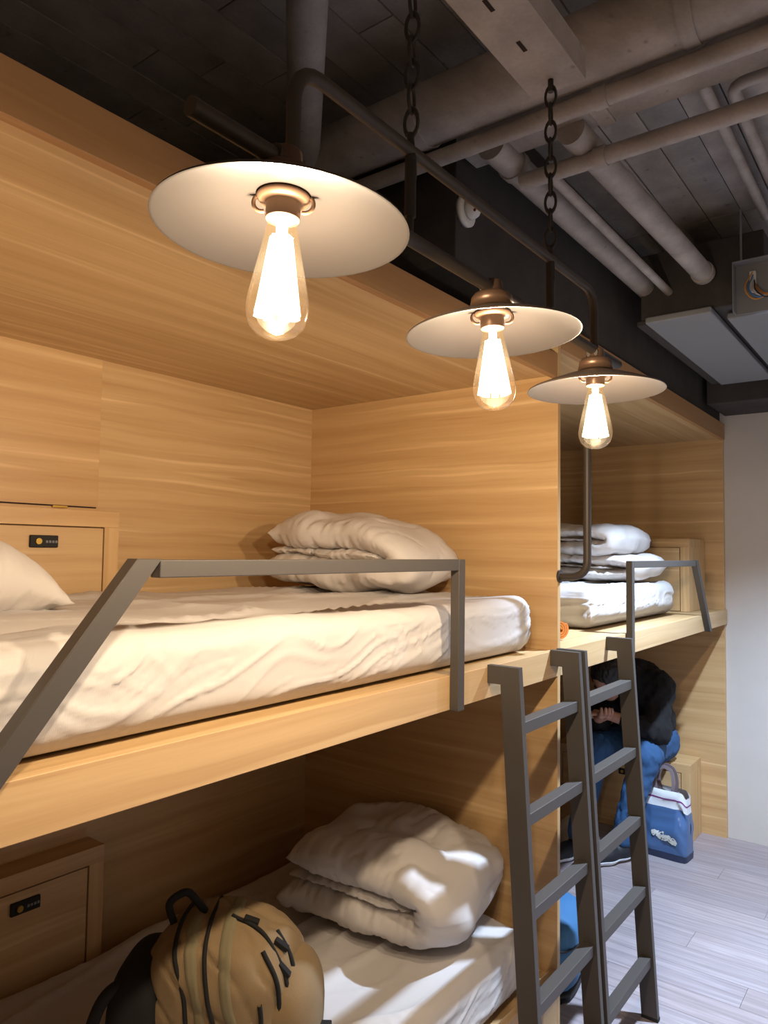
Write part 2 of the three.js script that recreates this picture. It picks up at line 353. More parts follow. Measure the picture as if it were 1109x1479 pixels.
// lockers: body with a framed door and a combination lock
function locker(name, label, pos, turn, w, h, d, lockAt, frame = 0.047) {
  const t = thing(name, label, 'locker', pos, turn);                       // base at the front right bottom corner; face towards local +z, width to -x
  part(t, 'body', mergeGeometries([
    grain(bb(-w, 0, h - frame, h, -d, 0, 0.001), 'x'), grain(bb(-frame, 0, 0, h - frame, -d, 0, 0.001), 'y'), grain(bb(-w, -w + frame, 0, h - frame, -d, 0, 0.001), 'y'), grain(bb(-w + frame, -frame, 0, h - frame, -d, -0.02), 'x')]), M.woodC);
  const dr = part(t, 'door', grain(bb(-w + frame + 0.004, -frame - 0.004, 0.002, h - frame - 0.004, -0.018, -0.001, 0.0012), 'x'), M.wood);
  const [lx, ly] = lockAt;
  const lk = part(dr, 'combination_lock', bb(lx - 0.040, lx + 0.040, ly - 0.017, ly + 0.017, -0.002, 0.008, 0.003), M.black, 'black four-dial lock');
  // lock details are small pieces of the same part level
  part(dr, 'lock_button', rod([lx - 0.018, ly, 0.006], [lx - 0.018, ly, 0.013], 0.0085, 20), M.brass, 'round brass button');
  for (let i = 0; i < 4; i++) part(dr, 'lock_dial', rod([lx + 0.003 + i * 0.009, ly - 0.001, 0.0055], [lx + 0.009 + i * 0.009, ly - 0.001, 0.0055], 0.0045, 12), M.greyMetal);
  return t;
}
locker('locker', 'oak locker with a dial lock on the near upper bunk beside the pillow', [-0.998, 1.291, -1.271], Math.PI / 2, 0.60, 0.415, 0.088, [-0.233, 0.323]);
locker('locker', 'shaded oak locker with a dial lock on the near lower bunk behind the backpack', [-0.998, 0.281, -1.259], Math.PI / 2, 0.60, 0.447, 0.088, [-0.233, 0.356]);
locker('locker', 'pale oak locker at the far end of the far upper bunk', [-0.112, 1.291, -4.20], 0, 0.80, 0.40, 0.34, [-0.42, 0.31]);
locker('locker', 'low oak locker on the floor at the end wall behind the tote bag', [-0.147, 0.001, -4.32], 0, 0.80, 0.429, 0.228, [-0.36, 0.33]);

// ---------------------------------------------------------------- bedding
{
  const m = (geo, pos, label) => { const o = solo('mattress', geo, M.sheet, label, 'mattress'); o.position.set(...pos); return o; };
  m(mattressGeo(0.936, 0.166, 1.96, 1.3), [-0.508, 1.294 + 0.083, -1.145], 'mattress in a creased white fitted sheet on the near upper bunk');
  m(mattressGeo(0.936, 0.166, 1.96, 4.6), [-0.508, 0.284 + 0.083, -1.145], 'mattress in a white fitted sheet on the near lower bunk under the backpack');
  m(mattressGeo(1.90, 0.166, 1.17, 7.9), [-1.09, 1.294 + 0.083, -3.445], 'mattress in a bluish-lit white sheet on the far upper bunk');
  m(mattressGeo(1.35, 0.15, 1.10, 9.9), [-1.40, 0.128 + 0.075, -3.30], 'mattress in a white sheet on the dark far lower bunk');
}
function duvet(label, pos, turn, seed, w, H, depth, warp) {
  const outer = [[-w * 0.5, H * 0.27], [-w * 0.25, H * 0.25], [w * 0.05, H * 0.25], [w * 0.28, H * 0.26], [w * 0.355, H * 0.35], [w * 0.365, H * 0.5], [w * 0.35, H * 0.65], [w * 0.27, H * 0.74], [w * 0.02, H * 0.76], [-w * 0.25, H * 0.76], [-w * 0.46, H * 0.73]];
  const inner = [[-w * 0.47, H * 0.5], [-w * 0.2, H * 0.505], [w * 0.05, H * 0.5], [w * 0.25, H * 0.5]];
  const g = mergeGeometries([foldGeo(outer, depth, H * 0.50, seed, { warp, ns: 120, nw: 72, p: 5 }), foldGeo(inner, depth * 0.94, H * 0.16, seed + 3.3, { warp, ns: 60, nw: 60 })]);
  const o = solo('folded_duvet', g, M.duvet, label, 'duvet'); o.position.set(...pos); o.rotation.y = turn; return o;
}
duvet('white duvet folded in a thick roll on the near upper bunk', [-0.57, 1.474, -1.94], 0.03, 2.2, 0.64, 0.245, 0.36, (q) => { const k = sstep(0.0, 0.34, q.x); q.y *= 1 - 0.40 * k; q.y += 0.012 * N3(q.x * 4, q.z * 4, 3); });
duvet('bulky white duvet folded on the near lower bunk beside the ladder', [-0.41, 0.458, -1.925], 0.12, 6.4, 0.60, 0.285, 0.47, (q) => { const k = sstep(-0.1, 0.3, q.x), j = sstep(-0.24, 0.0, q.z); q.y *= 1 - 0.12 * k - 0.10 * j; q.y += 0.014 * N3(q.x * 3, q.z * 3, 5); });
duvet('white duvet folded on top of the stack on the far upper bunk', [-0.575, 1.592, -3.62], -0.05, 8.8, 0.92, 0.160, 0.54, (q) => { q.y += 0.012 * N3(q.x * 3, q.z * 3, 7); });
duvet('white duvet folded underneath another on the far upper bunk', [-0.50, 1.473, -3.66], 0.02, 11.1, 0.92, 0.132, 0.56, (q) => { q.y += 0.008 * N3(q.x * 3, q.z * 3, 9); });
{
  const g = foldGeo([[-0.30, -0.055], [-0.18, -0.012], [0, 0.004], [0.18, -0.012], [0.30, -0.055]], 0.46, 0.165, 13.5, { p: 3.6, pu: 3.6, ns: 60, nw: 50, crease: 0.7 });
  const o = solo('pillow', g, M.duvet, 'plump white pillow on the near upper bunk in front of the locker', 'pillow');
  o.position.set(-0.72, 1.546, -0.545); o.rotation.set(0, Math.PI / 2 + 0.12, 0); o.rotateZ(-0.05);
}

// ---------------------------------------------------------------- pendant light with three lamps
{
  const p = thing('pendant_light', 'black pipe pendant with three glowing filament lamps hung on chains', 'pendant lamp', [0.455, 0, 0]);
  const zs = [-0.507, -0.944, -1.352];
  part(p, 'support_bar', rod([0, 1.992, -0.391], [0, 1.992, -1.476], 0.0092, 16), M.pipeDark);
  part(p, 'hanger_pipe', bentPipe([[0, 1.99, -0.52], [0, 2.105, -0.52], [0, 2.105, -1.346], [0, 1.99, -1.346]], 0.0080, 0.045), M.pipeDark);
  const link = new THREE.TorusGeometry(0.0092, 0.0024, 6, 16); link.scale(1, 1.9, 1);
  for (const z of [-0.729, -1.146]) {
    const c = sub(p, 'chain'); let y = 2.118, k = 0;
    part(c, 'hook', tube([[0, 1.998, z], [0, 2.04, z], [0.004, 2.075, z], [0, 2.117, z], [-0.002, 2.128, z]], 0.0048, 16, 8), M.blackIron);
    part(c, 'turnbuckle', rod([0, 2.02, z], [0, 2.098, z], 0.0078, 10), M.blackIron);
    for (y = 2.142; y < 2.41; y += 0.0315, k++) { const l = part(c, 'chain_link', link, M.blackIron); l.position.set(0, y, z); l.rotation.y = k % 2 ? Math.PI / 2 + 0.2 : 0.2; }
  }
  for (const z of [-0.729, -1.146]) { const e = part(p, 'eye_bolt', rod([0, 2.402, z], [0, 2.4235, z], 0.005, 10), M.blackIron); }
  const bulbGlass = new THREE.MeshPhysicalMaterial({ color: 0xfff4dc, transmission: 1, thickness: 0, roughness: 0.04, ior: 1.45, emissive: new THREE.Color().setRGB(1.0, 0.86, 0.58), emissiveIntensity: 1.0 });
  const glow = mat({ color: 0xffffff, emissive: new THREE.Color().setRGB(1.0, 0.95, 0.84), emissiveIntensity: 4.5 });
  zs.forEach((z, i) => {
    const l = sub(p, 'lamp'); l.position.set(0, 1.923 - (i === 2 ? 0.008 : 0), z);
    l.quaternion.setFromAxisAngle(V(-0.605, 0.054, -0.794).normalize(), [0.035, -0.035, 0][i]);
    const R = 0.1275;
    part(l, 'shade', lathe([[0.012, 0.0395], [0.030, 0.0390], [0.034, 0.0355], [0.060, 0.0275], [0.095, 0.0150], [R - 0.003, 0.0030], [R, 0.0010], [R + 0.0012, -0.0012]], 72), M.shadeOut);
    part(l, 'shade_lining', lathe([[R + 0.0012, -0.0014], [R - 0.0015, -0.0012], [R - 0.004, 0.0008], [0.095, 0.0130], [0.060, 0.0255], [0.034, 0.0335], [0.012, 0.0340]], 72), M.shadeIn);
    part(l, 'cap', lathe([[0.0, 0.081], [0.014, 0.081], [0.016, 0.079], [0.018, 0.064], [0.026, 0.061], [0.030, 0.056], [0.033, 0.040], [0.0, 0.040]], 36), M.socket);
    part(l, 'collar', rod([0, 0.046, -0.017], [0, 0.046, 0.017], 0.011, 14).translate(0, 0.024, 0), M.pipeDark);
    part(l, 'socket', lathe([[0.0, 0.0345], [0.0265, 0.0345], [0.0275, 0.031], [0.024, 0.0265], [0.0175, 0.025], [0.0175, 0.010], [0.0165, 0.0085], [0.0, 0.0085]], 36), M.socket);
    for (const s of [-1, 1]) { const t = part(l, 'socket_ear', new THREE.TorusGeometry(0.009, 0.0022, 8, 20, Math.PI * 1.15), M.socket); t.position.set(s * 0.0215 * 0.8, 0.026, -s * 0.0215 * 0.6); t.rotation.set(0, 0.64 + (s > 0 ? 0 : Math.PI), 0); t.rotateZ(-Math.PI * 0.58); }
    part(l, 'bulb', lathe([[0.0135, 0.0085], [0.0150, 0.004], [0.0175, -0.008], [0.0215, -0.028], [0.0262, -0.050], [0.0300, -0.068], [0.0318, -0.080], [0.0312, -0.090], [0.0275, -0.1005], [0.0200, -0.1085], [0.0100, -0.1125], [0.0, -0.1135]], 48), bulbGlass);
    const fil = [];
    for (let k = 0; k < 8; k++) { const a = k / 8 * Math.PI * 2; fil.push(capTube(new THREE.LineCurve3(V(0.0065 * Math.cos(a), -0.010, 0.0065 * Math.sin(a)), V(0.0195 * Math.cos(a + 0.35), -0.090, 0.0195 * Math.sin(a + 0.35))), 0.0055, 1, 7)); }
    fil.push(lathe([[0.0001, 0.006], [0.006, 0.004], [0.0055, -0.03], [0.0035, -0.085], [0.0001, -0.088]], 14).toNonIndexed());
    part(l, 'filament', mergeGeometries(fil), glow);
    const pl = new THREE.PointLight(BULB_COLOR, BULB_CANDELA, 0, 2); pl.position.set(0, -0.052, 0); pl.castShadow = true; pl.shadow.radius = 1; l.add(pl);
  });
}

// ---------------------------------------------------------------- ladders
function ladder(label, zl, zr) {
  const t = thing('bunk_ladder', label, 'ladder');
  const th = 0.022, X = (y) => 0.040 + (1.25 - y) * 0.0664;
  for (const [z, far] of [[zl, 0], [zr, 1]]) {
    const s = new THREE.Shape(); s.moveTo(0.0005, 1.297); s.lineTo(0.0925, 1.297); s.lineTo(X(0) + 0.054, 0.0); s.lineTo(X(0), 0.0); s.lineTo(X(1.25), 1.25); s.lineTo(0.0005, 1.25); s.closePath();
    const e = new THREE.ExtrudeGeometry(s, { depth: th - 0.002, bevelEnabled: true, bevelSize: 0.0008, bevelThickness: 0.001, bevelSegments: 1 });
    e.translate(0, 0, z - th + 0.001);
    const st = part(t, 'stile', e, M.steel);
    part(st, 'rubber_foot', bb(X(0) - 0.002, X(0) + 0.056, 0.0, 0.012, z - th - 0.001, z + 0.001, 0.002), M.black);
  }
  for (let k = 0; k < 5; k++) { const y = 1.136 - k * 0.2355, x = X(y) + 0.010; part(t, 'rung', bb(x, x + 0.036, y - 0.016, y + 0.016, zr, zl - th, 0.002), M.steel); }
  return t;
}
ladder('dark steel ladder hooked on the near bunk in front of the partition edge', -1.752, -2.152);
ladder('dark steel ladder hooked on the far bunk in front of the seated person', -2.20, -2.636);

// ---------------------------------------------------------------- services under the ceiling
{
  const t = thing('strut_channel', 'grey steel channel under the ceiling that carries the two lamp chains', 'strut');
  part(t, 'channel', mergeGeometries([bb(0.405, 0.505, 2.424, 2.428, -1.18, -0.25), bb(0.405, 0.409, 2.428, 2.475, -1.18, -0.25), bb(0.501, 0.505, 2.428, 2.475, -1.18, -0.25)].map((g) => grain(g, 'z', 1, 1))), M.ceilingPipe);
  for (const z of [-0.35, -1.08]) part(t, 'threaded_rod', rod([0.455, 2.428, z], [0.455, TOP, z], 0.005, 8), M.greyMetal);
  for (const z of [-0.62, -0.93, -1.04]) part(t, 'slot', bb(0.449, 0.456, 2.4232, 2.4242, z - 0.014, z + 0.014), M.gap);
}
function pipe(label, pts, r, m = M.ceilingPipe, name = 'ceiling_pipe', cat = 'pipe') {
  const t = thing(name, label, cat);
  part(t, 'pipe_run', planarUV(bentPipe(pts, r, r * 2.6, 18), 1), m);
  return t;
}
function ring(t, at, axis, r) { const g = new THREE.CylinderGeometry(r, r, 0.03, 20); if (axis === 'x') g.rotateZ(Math.PI / 2); if (axis === 'z') g.rotateX(Math.PI / 2); g.translate(...at); part(t, 'coupling', planarUV(g.toNonIndexed(), 1), M.ceilingPipe); }
{
  let t = pipe('thick round pipe crossing the ceiling nearest the lamp chains', [[-2.1, 2.71, -1.49], [RX, 2.71, -1.49]], 0.075);
  ring(t, [0.60, 2.71, -1.49], 'x', 0.079); ring(t, [-0.05, 2.71, -1.49], 'x', 0.079);
  t = pipe('slim pale pipe crossing the ceiling beside the thickest pipe', [[-2.1, 2.615, -1.535], [RX, 2.615, -1.535]], 0.021);
  ring(t, [0.40, 2.615, -1.535], 'x', 0.024);
  t = thing('cable_duct', 'flat rectangular duct crossing the ceiling between two slim pipes', 'duct');
  part(t, 'duct_run', grain(bb(-0.02, RX, 2.66, 2.76, -1.71, -1.60, 0.003), 'x', 1, 1), M.ceiling); part(t, 'joint_sleeve', grain(bb(0.33, 0.37, 2.655, 2.765, -1.715, -1.595, 0.003), 'x', 1, 1), M.ceilingPipe);
  t = pipe('slim pipe crossing the ceiling just before the lengthwise pipes', [[0.10, 2.60, -1.745], [RX, 2.60, -1.745]], 0.022); ring(t, [0.32, 2.60, -1.745], 'x', 0.026);
  t = pipe('thick pipe running lengthwise along the dark bulkhead', [[0.075, 2.655, -1.62], [0.075, 2.655, -2.95]], 0.038); ring(t, [0.075, 2.655, -1.75], 'z', 0.042);
  pipe('thin pipe running lengthwise between two thick pipes', [[0.168, 2.615, -1.77], [0.168, 2.615, -3.11]], 0.015);
  t = pipe('capped thick pipe running lengthwise toward the air conditioner', [[0.275, 2.645, -1.66], [0.305, 2.645, -2.82]], 0.036); ring(t, [0.304, 2.645, -2.81], 'z', 0.041);
  const el = pipe('sloping grey drain pipe in the dark above the near bunk', [[0.20, 2.76, -0.80], [-0.42, 2.69, -1.44]], 0.044); 
  pipe('bent conduit nearest the air conditioner on the blue-lit ceiling', [[1.2, 2.86, -1.98], [0.50, 2.86, -1.98], [0.495, 2.86, -2.95]], 0.016);
  pipe('bent conduit beside a matching one on the blue-lit ceiling', [[1.2, 2.86, -2.06], [0.56, 2.86, -2.06], [0.555, 2.86, -2.90]], 0.016);
  // smoke detector on the bulkhead
  t = thing('smoke_detector', 'small round cream smoke detector on the dark bulkhead', 'detector', [-0.03, 2.522, -1.66]);
  t.scale.setScalar(1.18);
  part(t, 'base', lathe([[0, 0], [0.036, 0], [0.037, 0.010], [0.030, 0.014], [0, 0.014]], 32).rotateZ(-Math.PI / 2), M.white);
  part(t, 'dome', lathe([[0, 0.042], [0.012, 0.040], [0.020, 0.032], [0.023, 0.022], [0.022, 0.014], [0, 0.014]], 32).rotateZ(-Math.PI / 2), M.white);
  part(t, 'indicator', new THREE.SphereGeometry(0.0035, 10, 8).translate(0.036, -0.010, 0.012), mat({ color: 0x5a1512, roughness: 0.4 }));
  // air conditioner
  t = thing('air_conditioner', 'flat grey ceiling air conditioner with two bottom panels near the end wall', 'air conditioner');
  part(t, 'housing', grain(bb(0.06, 0.50, 2.52, 2.78, -4.10, -2.86, 0.006), 'z', 1, 1), M.darkPaint);
  part(t, 'bottom_panel', bb(0.095, 0.335, 2.487, 2.512, -4.04, -2.80, 0.006), M.greyMetal);
  part(t, 'bottom_panel', bb(0.362, 0.52, 2.487, 2.512, -4.04, -2.92, 0.006), M.greyMetal);
  part(t, 'drip_tray', bb(0.045, 0.090, 2.500, 2.520, -4.06, -2.86, 0.004), M.darkPaint);
  // junction box
  t = thing('junction_box', 'open grey junction box with loose wires beside the air conditioner', 'junction box', [0.48, 2.56, -2.82]);
  part(t, 'back_plate', bb(-0.07, 0.12, -0.09, 0.09, -0.014, -0.010), M.greyMetal);
  part(t, 'box_side', mergeGeometries([bb(-0.07, -0.067, -0.09, 0.09, -0.014, 0.04), bb(-0.07, 0.12, 0.087, 0.09, -0.014, 0.04)]), M.greyMetal);
  part(t, 'terminal_strip', bb(-0.02, 0.0, -0.02, 0.055, -0.010, 0.008, 0.002), M.white);
  const wc = [0xc98a2a, 0x3a6ea8, 0xb8b8b8, 0x222222, 0xb06a20];
  for (let k = 0; k < 7; k++) part(t, 'wire', tube([[-0.01 + 0.002 * k, 0.05 - k * 0.010, 0.008], [-0.03 + 0.012 * k, -0.01 - 0.006 * k, 0.035], [0.0 + 0.015 * k, -0.055 + 0.004 * (k % 3), 0.03], [0.06 + 0.006 * k, -0.03 + 0.012 * (k % 4), 0.0]], 0.0024, 24, 6), mat({ color: wc[k % 5], roughness: 0.5 }));
  for (const x of [-0.05, 0.10]) part(t, 'mounting_rod', rod([x, 0.09, -0.012], [x, 0.30, -0.012], 0.004, 8), M.greyMetal);
  // cool ceiling light beyond the right edge of the view
  t = thing('ceiling_light', 'round cool white downlight hung over the far part of the aisle', 'ceiling light', [LED.x, LED.y, LED.z]);
  part(t, 'housing', lathe([[0.062, -0.004], [0.066, -0.002], [0.066, 0.10], [0.060, 0.108], [0.0, 0.108], [0.0, 0.104], [0.058, 0.104], [0.062, 0.10], [0.062, -0.004]], 40), M.white);
  part(t, 'diffuser', lathe([[0.0, -0.008], [0.03, -0.006], [0.055, 0.0], [0.061, 0.006], [0.0, 0.008]], 40), mat({ color: 0xffffff, emissive: LED_COLOR, emissiveIntensity: 14 }));
  part(t, 'stem', rod([0, 0.106, 0], [0, TOP - LED.y, 0], 0.009, 12), M.white);
}

// ---------------------------------------------------------------- luggage
{
  const t = thing('backpack', 'tan and black travel backpack slumped on the near lower bunk', 'backpack', [-0.345, 0.460, -1.125], 0.62);
  const tan = mat({ color: new THREE.Color().setRGB(0.25, 0.17, 0.085), roughness: 0.9, bumpMap: clothBump, bumpScale: 0.0006 }), olive = mat({ color: new THREE.Color().setRGB(0.20, 0.165, 0.09), roughness: 0.85 });
  const blk = mat({ color: new THREE.Color().setRGB(0.006, 0.0055, 0.005), roughness: 0.85 });
  const A = 0.175, B = 0.172, C = 0.15, NN = 3.0, CY = 0.15;
  const shape = (q) => {
    const f = 0.006 * N3(q.x * 14, q.y * 14, q.z * 14) + 0.012 * N3(q.x * 5, q.y * 5, q.z * 5 + 4) - 0.010 * Math.pow(1 - Math.abs(N3(q.x * 9 + q.y * 3, q.y * 5, q.z * 8 + 2)), 7);
    q.multiplyScalar(1 + f * 4); q.y -= 0.16 * Math.max(0, q.x) * (q.y > 0 ? 1 : 0.2) * (q.x / A); q.y = Math.max(q.y, -CY) + CY;
  };
  part(t, 'main_body', quadGeo(A, B, C, NN, 110, shape).translate(0.03, 0, 0), tan);
  part(t, 'back_padding', quadGeo(0.075, 0.150, 0.125, 3.2, 40, (q) => { q.y = Math.max(q.y + 0.13, 0); q.x += 0.04 * (q.y - 0.13); q.y *= 0.9; }).translate(-0.135, 0, 0.02), blk, 'black mesh back padding');
  part(t, 'front_pocket', quadGeo(0.085, 0.125, 0.12, 2.8, 40, (q) => { q.multiplyScalar(1 + 0.03 * N3(q.x * 12, q.y * 12, q.z * 12)); q.y = Math.max(q.y + 0.115, 0); }).translate(0.165, 0, 0.01), tan);
  const on = (x, y, z, k = 1.0) => { const q = quad(V(x, y, z), A, B, C, NN); shape(q); q.x += 0.03; const c = V(0.03, CY, 0); return c.clone().add(q.sub(c).multiplyScalar(k)); };
  const arc = (pts, k = 1.01) => pts.map((p) => on(...p, k));
  const fall = (a, b) => [[a, 1, -0.3], [a * 0.98, 1, 0.25], [a * 0.85 + b * 0.1, 0.85, 0.75], [a * 0.65 + b * 0.3, 0.5, 1.1], [a * 0.4 + b * 0.6, 0.1, 1.2], [b, -0.4, 1.2]];
  const ribbon = (A0, A1, k, n = 40, m = 5) => {                          // a fabric panel sewn on between two seams, 3 mm proud with turned edges
    const c0 = new THREE.CatmullRomCurve3(A0.map((p) => V(...p))), c1 = new THREE.CatmullRomCurve3(A1.map((p) => V(...p))), pos = [], idx = [];
    for (let i = 0; i <= n; i++) for (let j = 0; j <= m; j++) { const d = c0.getPoint(i / n).lerp(c1.getPoint(i / n), j / m), q = on(d.x, d.y, d.z, j === 0 || j === m ? 0.985 : k); pos.push(q.x, q.y, q.z); }
    for (let i = 0; i < n; i++) for (let j = 0; j < m; j++) { const a = i * (m + 1) + j; idx.push(a, a + m + 1, a + 1, a + 1, a + m + 1, a + m + 2); }
    const g = new THREE.BufferGeometry(); g.setAttribute('position', new THREE.Float32BufferAttribute(pos, 3)); g.setIndex(idx); return planarUV(smooth(g));
  };
  for (const [a, b] of [[-0.55, -0.25], [-0.16, 0.28]]) part(t, 'zipper', tube(arc(fall(a, b), 1.025), 0.0046, 50, 6), blk);
  for (const [a, b, c, d] of [[-0.46, -0.12, -0.26, 0.14], [0.0, 0.46, 0.20, 0.74]]) part(t, 'side_panel', ribbon(fall(a, b), fall(c, d), 1.02), olive);
  part(t, 'handle', tube([on(-0.75, 1, 0.15), on(-0.74, 1, 0.13).add(V(-0.01, 0.045, 0.01)), on(-0.62, 1, 0.1).add(V(0.005, 0.062, 0)), on(-0.42, 1, 0.05).add(V(0.0, 0.03, 0)), on(-0.30, 1, 0.0)], 0.0085, 30, 8), blk);
  for (const [a, b, c, r] of [[0.35, 1, 0.25, 0.3], [0.80, 0.9, 0.35, 0.6], [0.95, 0.75, 0.55, 0.8], [1.15, 0.45, 0.7, 1.1]]) { const q = on(a, b, c, 1.02), g = new RoundedBoxGeometry(0.034, 0.010, 0.018, 1, 0.002); g.rotateZ(-r); g.translate(q.x, q.y, q.z); part(t, 'buckle', g, blk); }
  for (const [p, q] of [[[0.1, 1, 0.2], [0.95, 0.75, 0.55]], [[0.95, 0.75, 0.55], [1.2, 0.1, 0.8]], [[0.6, 0.9, 0.6], [1.2, 0.3, 1.0]], [[0.75, 1.0, 0.1], [1.3, 0.5, 0.5]], [[0.72, 0.45, 1.0], [0.85, -0.1, 1.1]]]) part(t, 'strap', tube(arc([p, [(p[0] + q[0]) / 2, (p[1] + q[1]) / 2 + 0.1, (p[2] + q[2]) / 2], q], 1.015), 0.005, 20, 6), blk);
  part(t, 'shoulder_strap', tube([[-0.13, 0.225, 0.08], [-0.195, 0.20, 0.12], [-0.22, 0.12, 0.14], [-0.21, 0.02, 0.13]], 0.014, 30, 8), blk);
  part(t, 'pull_tab', bb(0.245, 0.272, 0.10, 0.112, 0.03, 0.05, 0.002), blk);
  part(t, 'tag', bb(-0.165, -0.130, 0.135, 0.143, 0.143, 0.146), M.white, 'small pale tag');
}
{
  // tote bag
  const t = thing('tote_bag', 'blue glossy tote bag with a white top band on the floor by the end wall', 'tote bag', [-0.212, 0.0, -4.115], -0.06);
  const blue = mat({ color: new THREE.Color().setRGB(0.065, 0.135, 0.29), roughness: 0.24 }), band = mat({ color: new THREE.Color().setRGB(0.72, 0.74, 0.76), roughness: 0.5 }), purple = mat({ color: new THREE.Color().setRGB(0.22, 0.04, 0.20), roughness: 0.5 });
  const navy = mat({ color: new THREE.Color().setRGB(0.02, 0.03, 0.07), roughness: 0.5 }), hm = mat({ color: new THREE.Color().setRGB(0.22, 0.17, 0.18), roughness: 0.6 });
  const ring = (y0, y1, ny, grow) => {                                // hollow wall of the bag between two heights
    const pos = [], idx = [], nu = 64;
    for (let j = 0; j <= ny; j++) for (let i = 0; i <= nu; i++) {
      const y = mix(y0, y1, j / ny), a = i / nu * Math.PI * 2, c = Math.cos(a), s = Math.sin(a), n = 0.34;
      const k = y / 0.35, w = mix(0.118, 0.132, k) + grow, d = mix(0.075, 0.035, k * k) + grow;
      const x = w * Math.sign(c) * Math.pow(Math.abs(c), n), z = d * Math.sign(s) * Math.pow(Math.abs(s), n);
      const f = 0.013 * N3(x * 9, y * 7, s > 0 ? 1 : 4) + 0.010 * (1 - Math.abs(N3(x * 11 + y * 8, y * 3, 6)));
      pos.push(x - 0.02 * k * k * (c > 0 ? c : 0), y - 0.028 * sstep(0.3, 1, c) * k, z + Math.sign(s) * f * sstep(0, 0.06, y));
    }
    for (let j = 0; j < ny; j++) for (let i = 0; i < nu; i++) { const a = j * (nu + 1) + i, b = a + 1, d = a + nu + 1, e = d + 1; idx.push(a, d, b, b, d, e); }
    const g = new THREE.BufferGeometry(); g.setAttribute('position', new THREE.Float32BufferAttribute(pos, 3)); g.setIndex(idx); return planarUV(smooth(g));
  };
  const body = part(t, 'body', mergeGeometries([ring(0.035, 0.262, 24, 0)]), blue);
  part(t, 'base', mergeGeometries([ring(0.001, 0.036, 4, 0.0008).toNonIndexed(), planarUV(bb(-0.112, 0.112, 0.001, 0.006, -0.068, 0.068), 1)].map((g) => { const h = g.clone(); return h; })), navy);
  const bd = part(t, 'top_band', ring(0.262, 0.348, 10, 0.0005), band, 'white top band');
  part(bd, 'stripe', ring(0.302, 0.310, 2, 0.0017), purple, 'purple stripe');
  // printed pale script emblem on the front
  const cv = document.createElement('canvas'); cv.width = 256; cv.height = 128; const cx = cv.getContext('2d');
  cx.fillStyle = '#000'; cx.fillRect(0, 0, 256, 128); cx.strokeStyle = '#fff'; cx.lineCap = 'round';
  const rr = mulberry(21);
  for (let k = 0; k < 44; k++) { cx.lineWidth = 6 + rr() * 4; cx.beginPath(); const x = 24 + k * 4.7, y = 56 + 46 * (rr() - 0.5) * (1 - 0.5 * Math.abs(k - 20) / 22) + k * 0.5; cx.arc(x, y, 8 + rr() * 10, rr() * 6, rr() * 6 + 3.4); cx.stroke(); }
  const al = new THREE.CanvasTexture(cv); al.magFilter = THREE.LinearFilter;
  const eg = new THREE.PlaneGeometry(0.15, 0.085, 12, 6), ep = eg.attributes.position;
  for (let i = 0; i < ep.count; i++) { const x = ep.getX(i) + 0.012, y = ep.getY(i) + 0.118 - x * 0.12, k = y / 0.35, d = mix(0.075, 0.035, k * k); const f = 0.013 * N3(x * 9, y * 7, 1) + 0.010 * (1 - Math.abs(N3(x * 11 + y * 8, y * 3, 6))); ep.setXYZ(i, x, y, d * 0.995 + f + 0.004); }
  part(t, 'emblem', smoothKeep(eg), mat({ color: new THREE.Color().setRGB(0.75, 0.76, 0.68), roughness: 0.6, alphaMap: al, transparent: true, alphaTest: 0.4 }), 'pale script emblem');
  for (const z of [-0.032, 0.032]) part(t, 'handle', flatStrap([[-0.045, 0.33, z], [-0.055, 0.40, z * 0.9], [-0.02, 0.462, z * 0.7], [0.025, 0.45, z * 0.7], [0.042, 0.385, z * 0.9], [0.036, 0.325, z]], 0.017, 0.004), hm);
}
function smoothKeep(g) { g.computeVertexNormals(); return g; }
function flatStrap(pts, w, th) {
  const c = new THREE.CatmullRomCurve3(pts.map((p) => V(...p))), s = new THREE.Shape(); s.moveTo(-th / 2, -w / 2); s.lineTo(th / 2, -w / 2); s.lineTo(th / 2, w / 2); s.lineTo(-th / 2, w / 2); s.closePath();
  return new THREE.ExtrudeGeometry(s, { steps: 30, extrudePath: c, bevelEnabled: false });
}
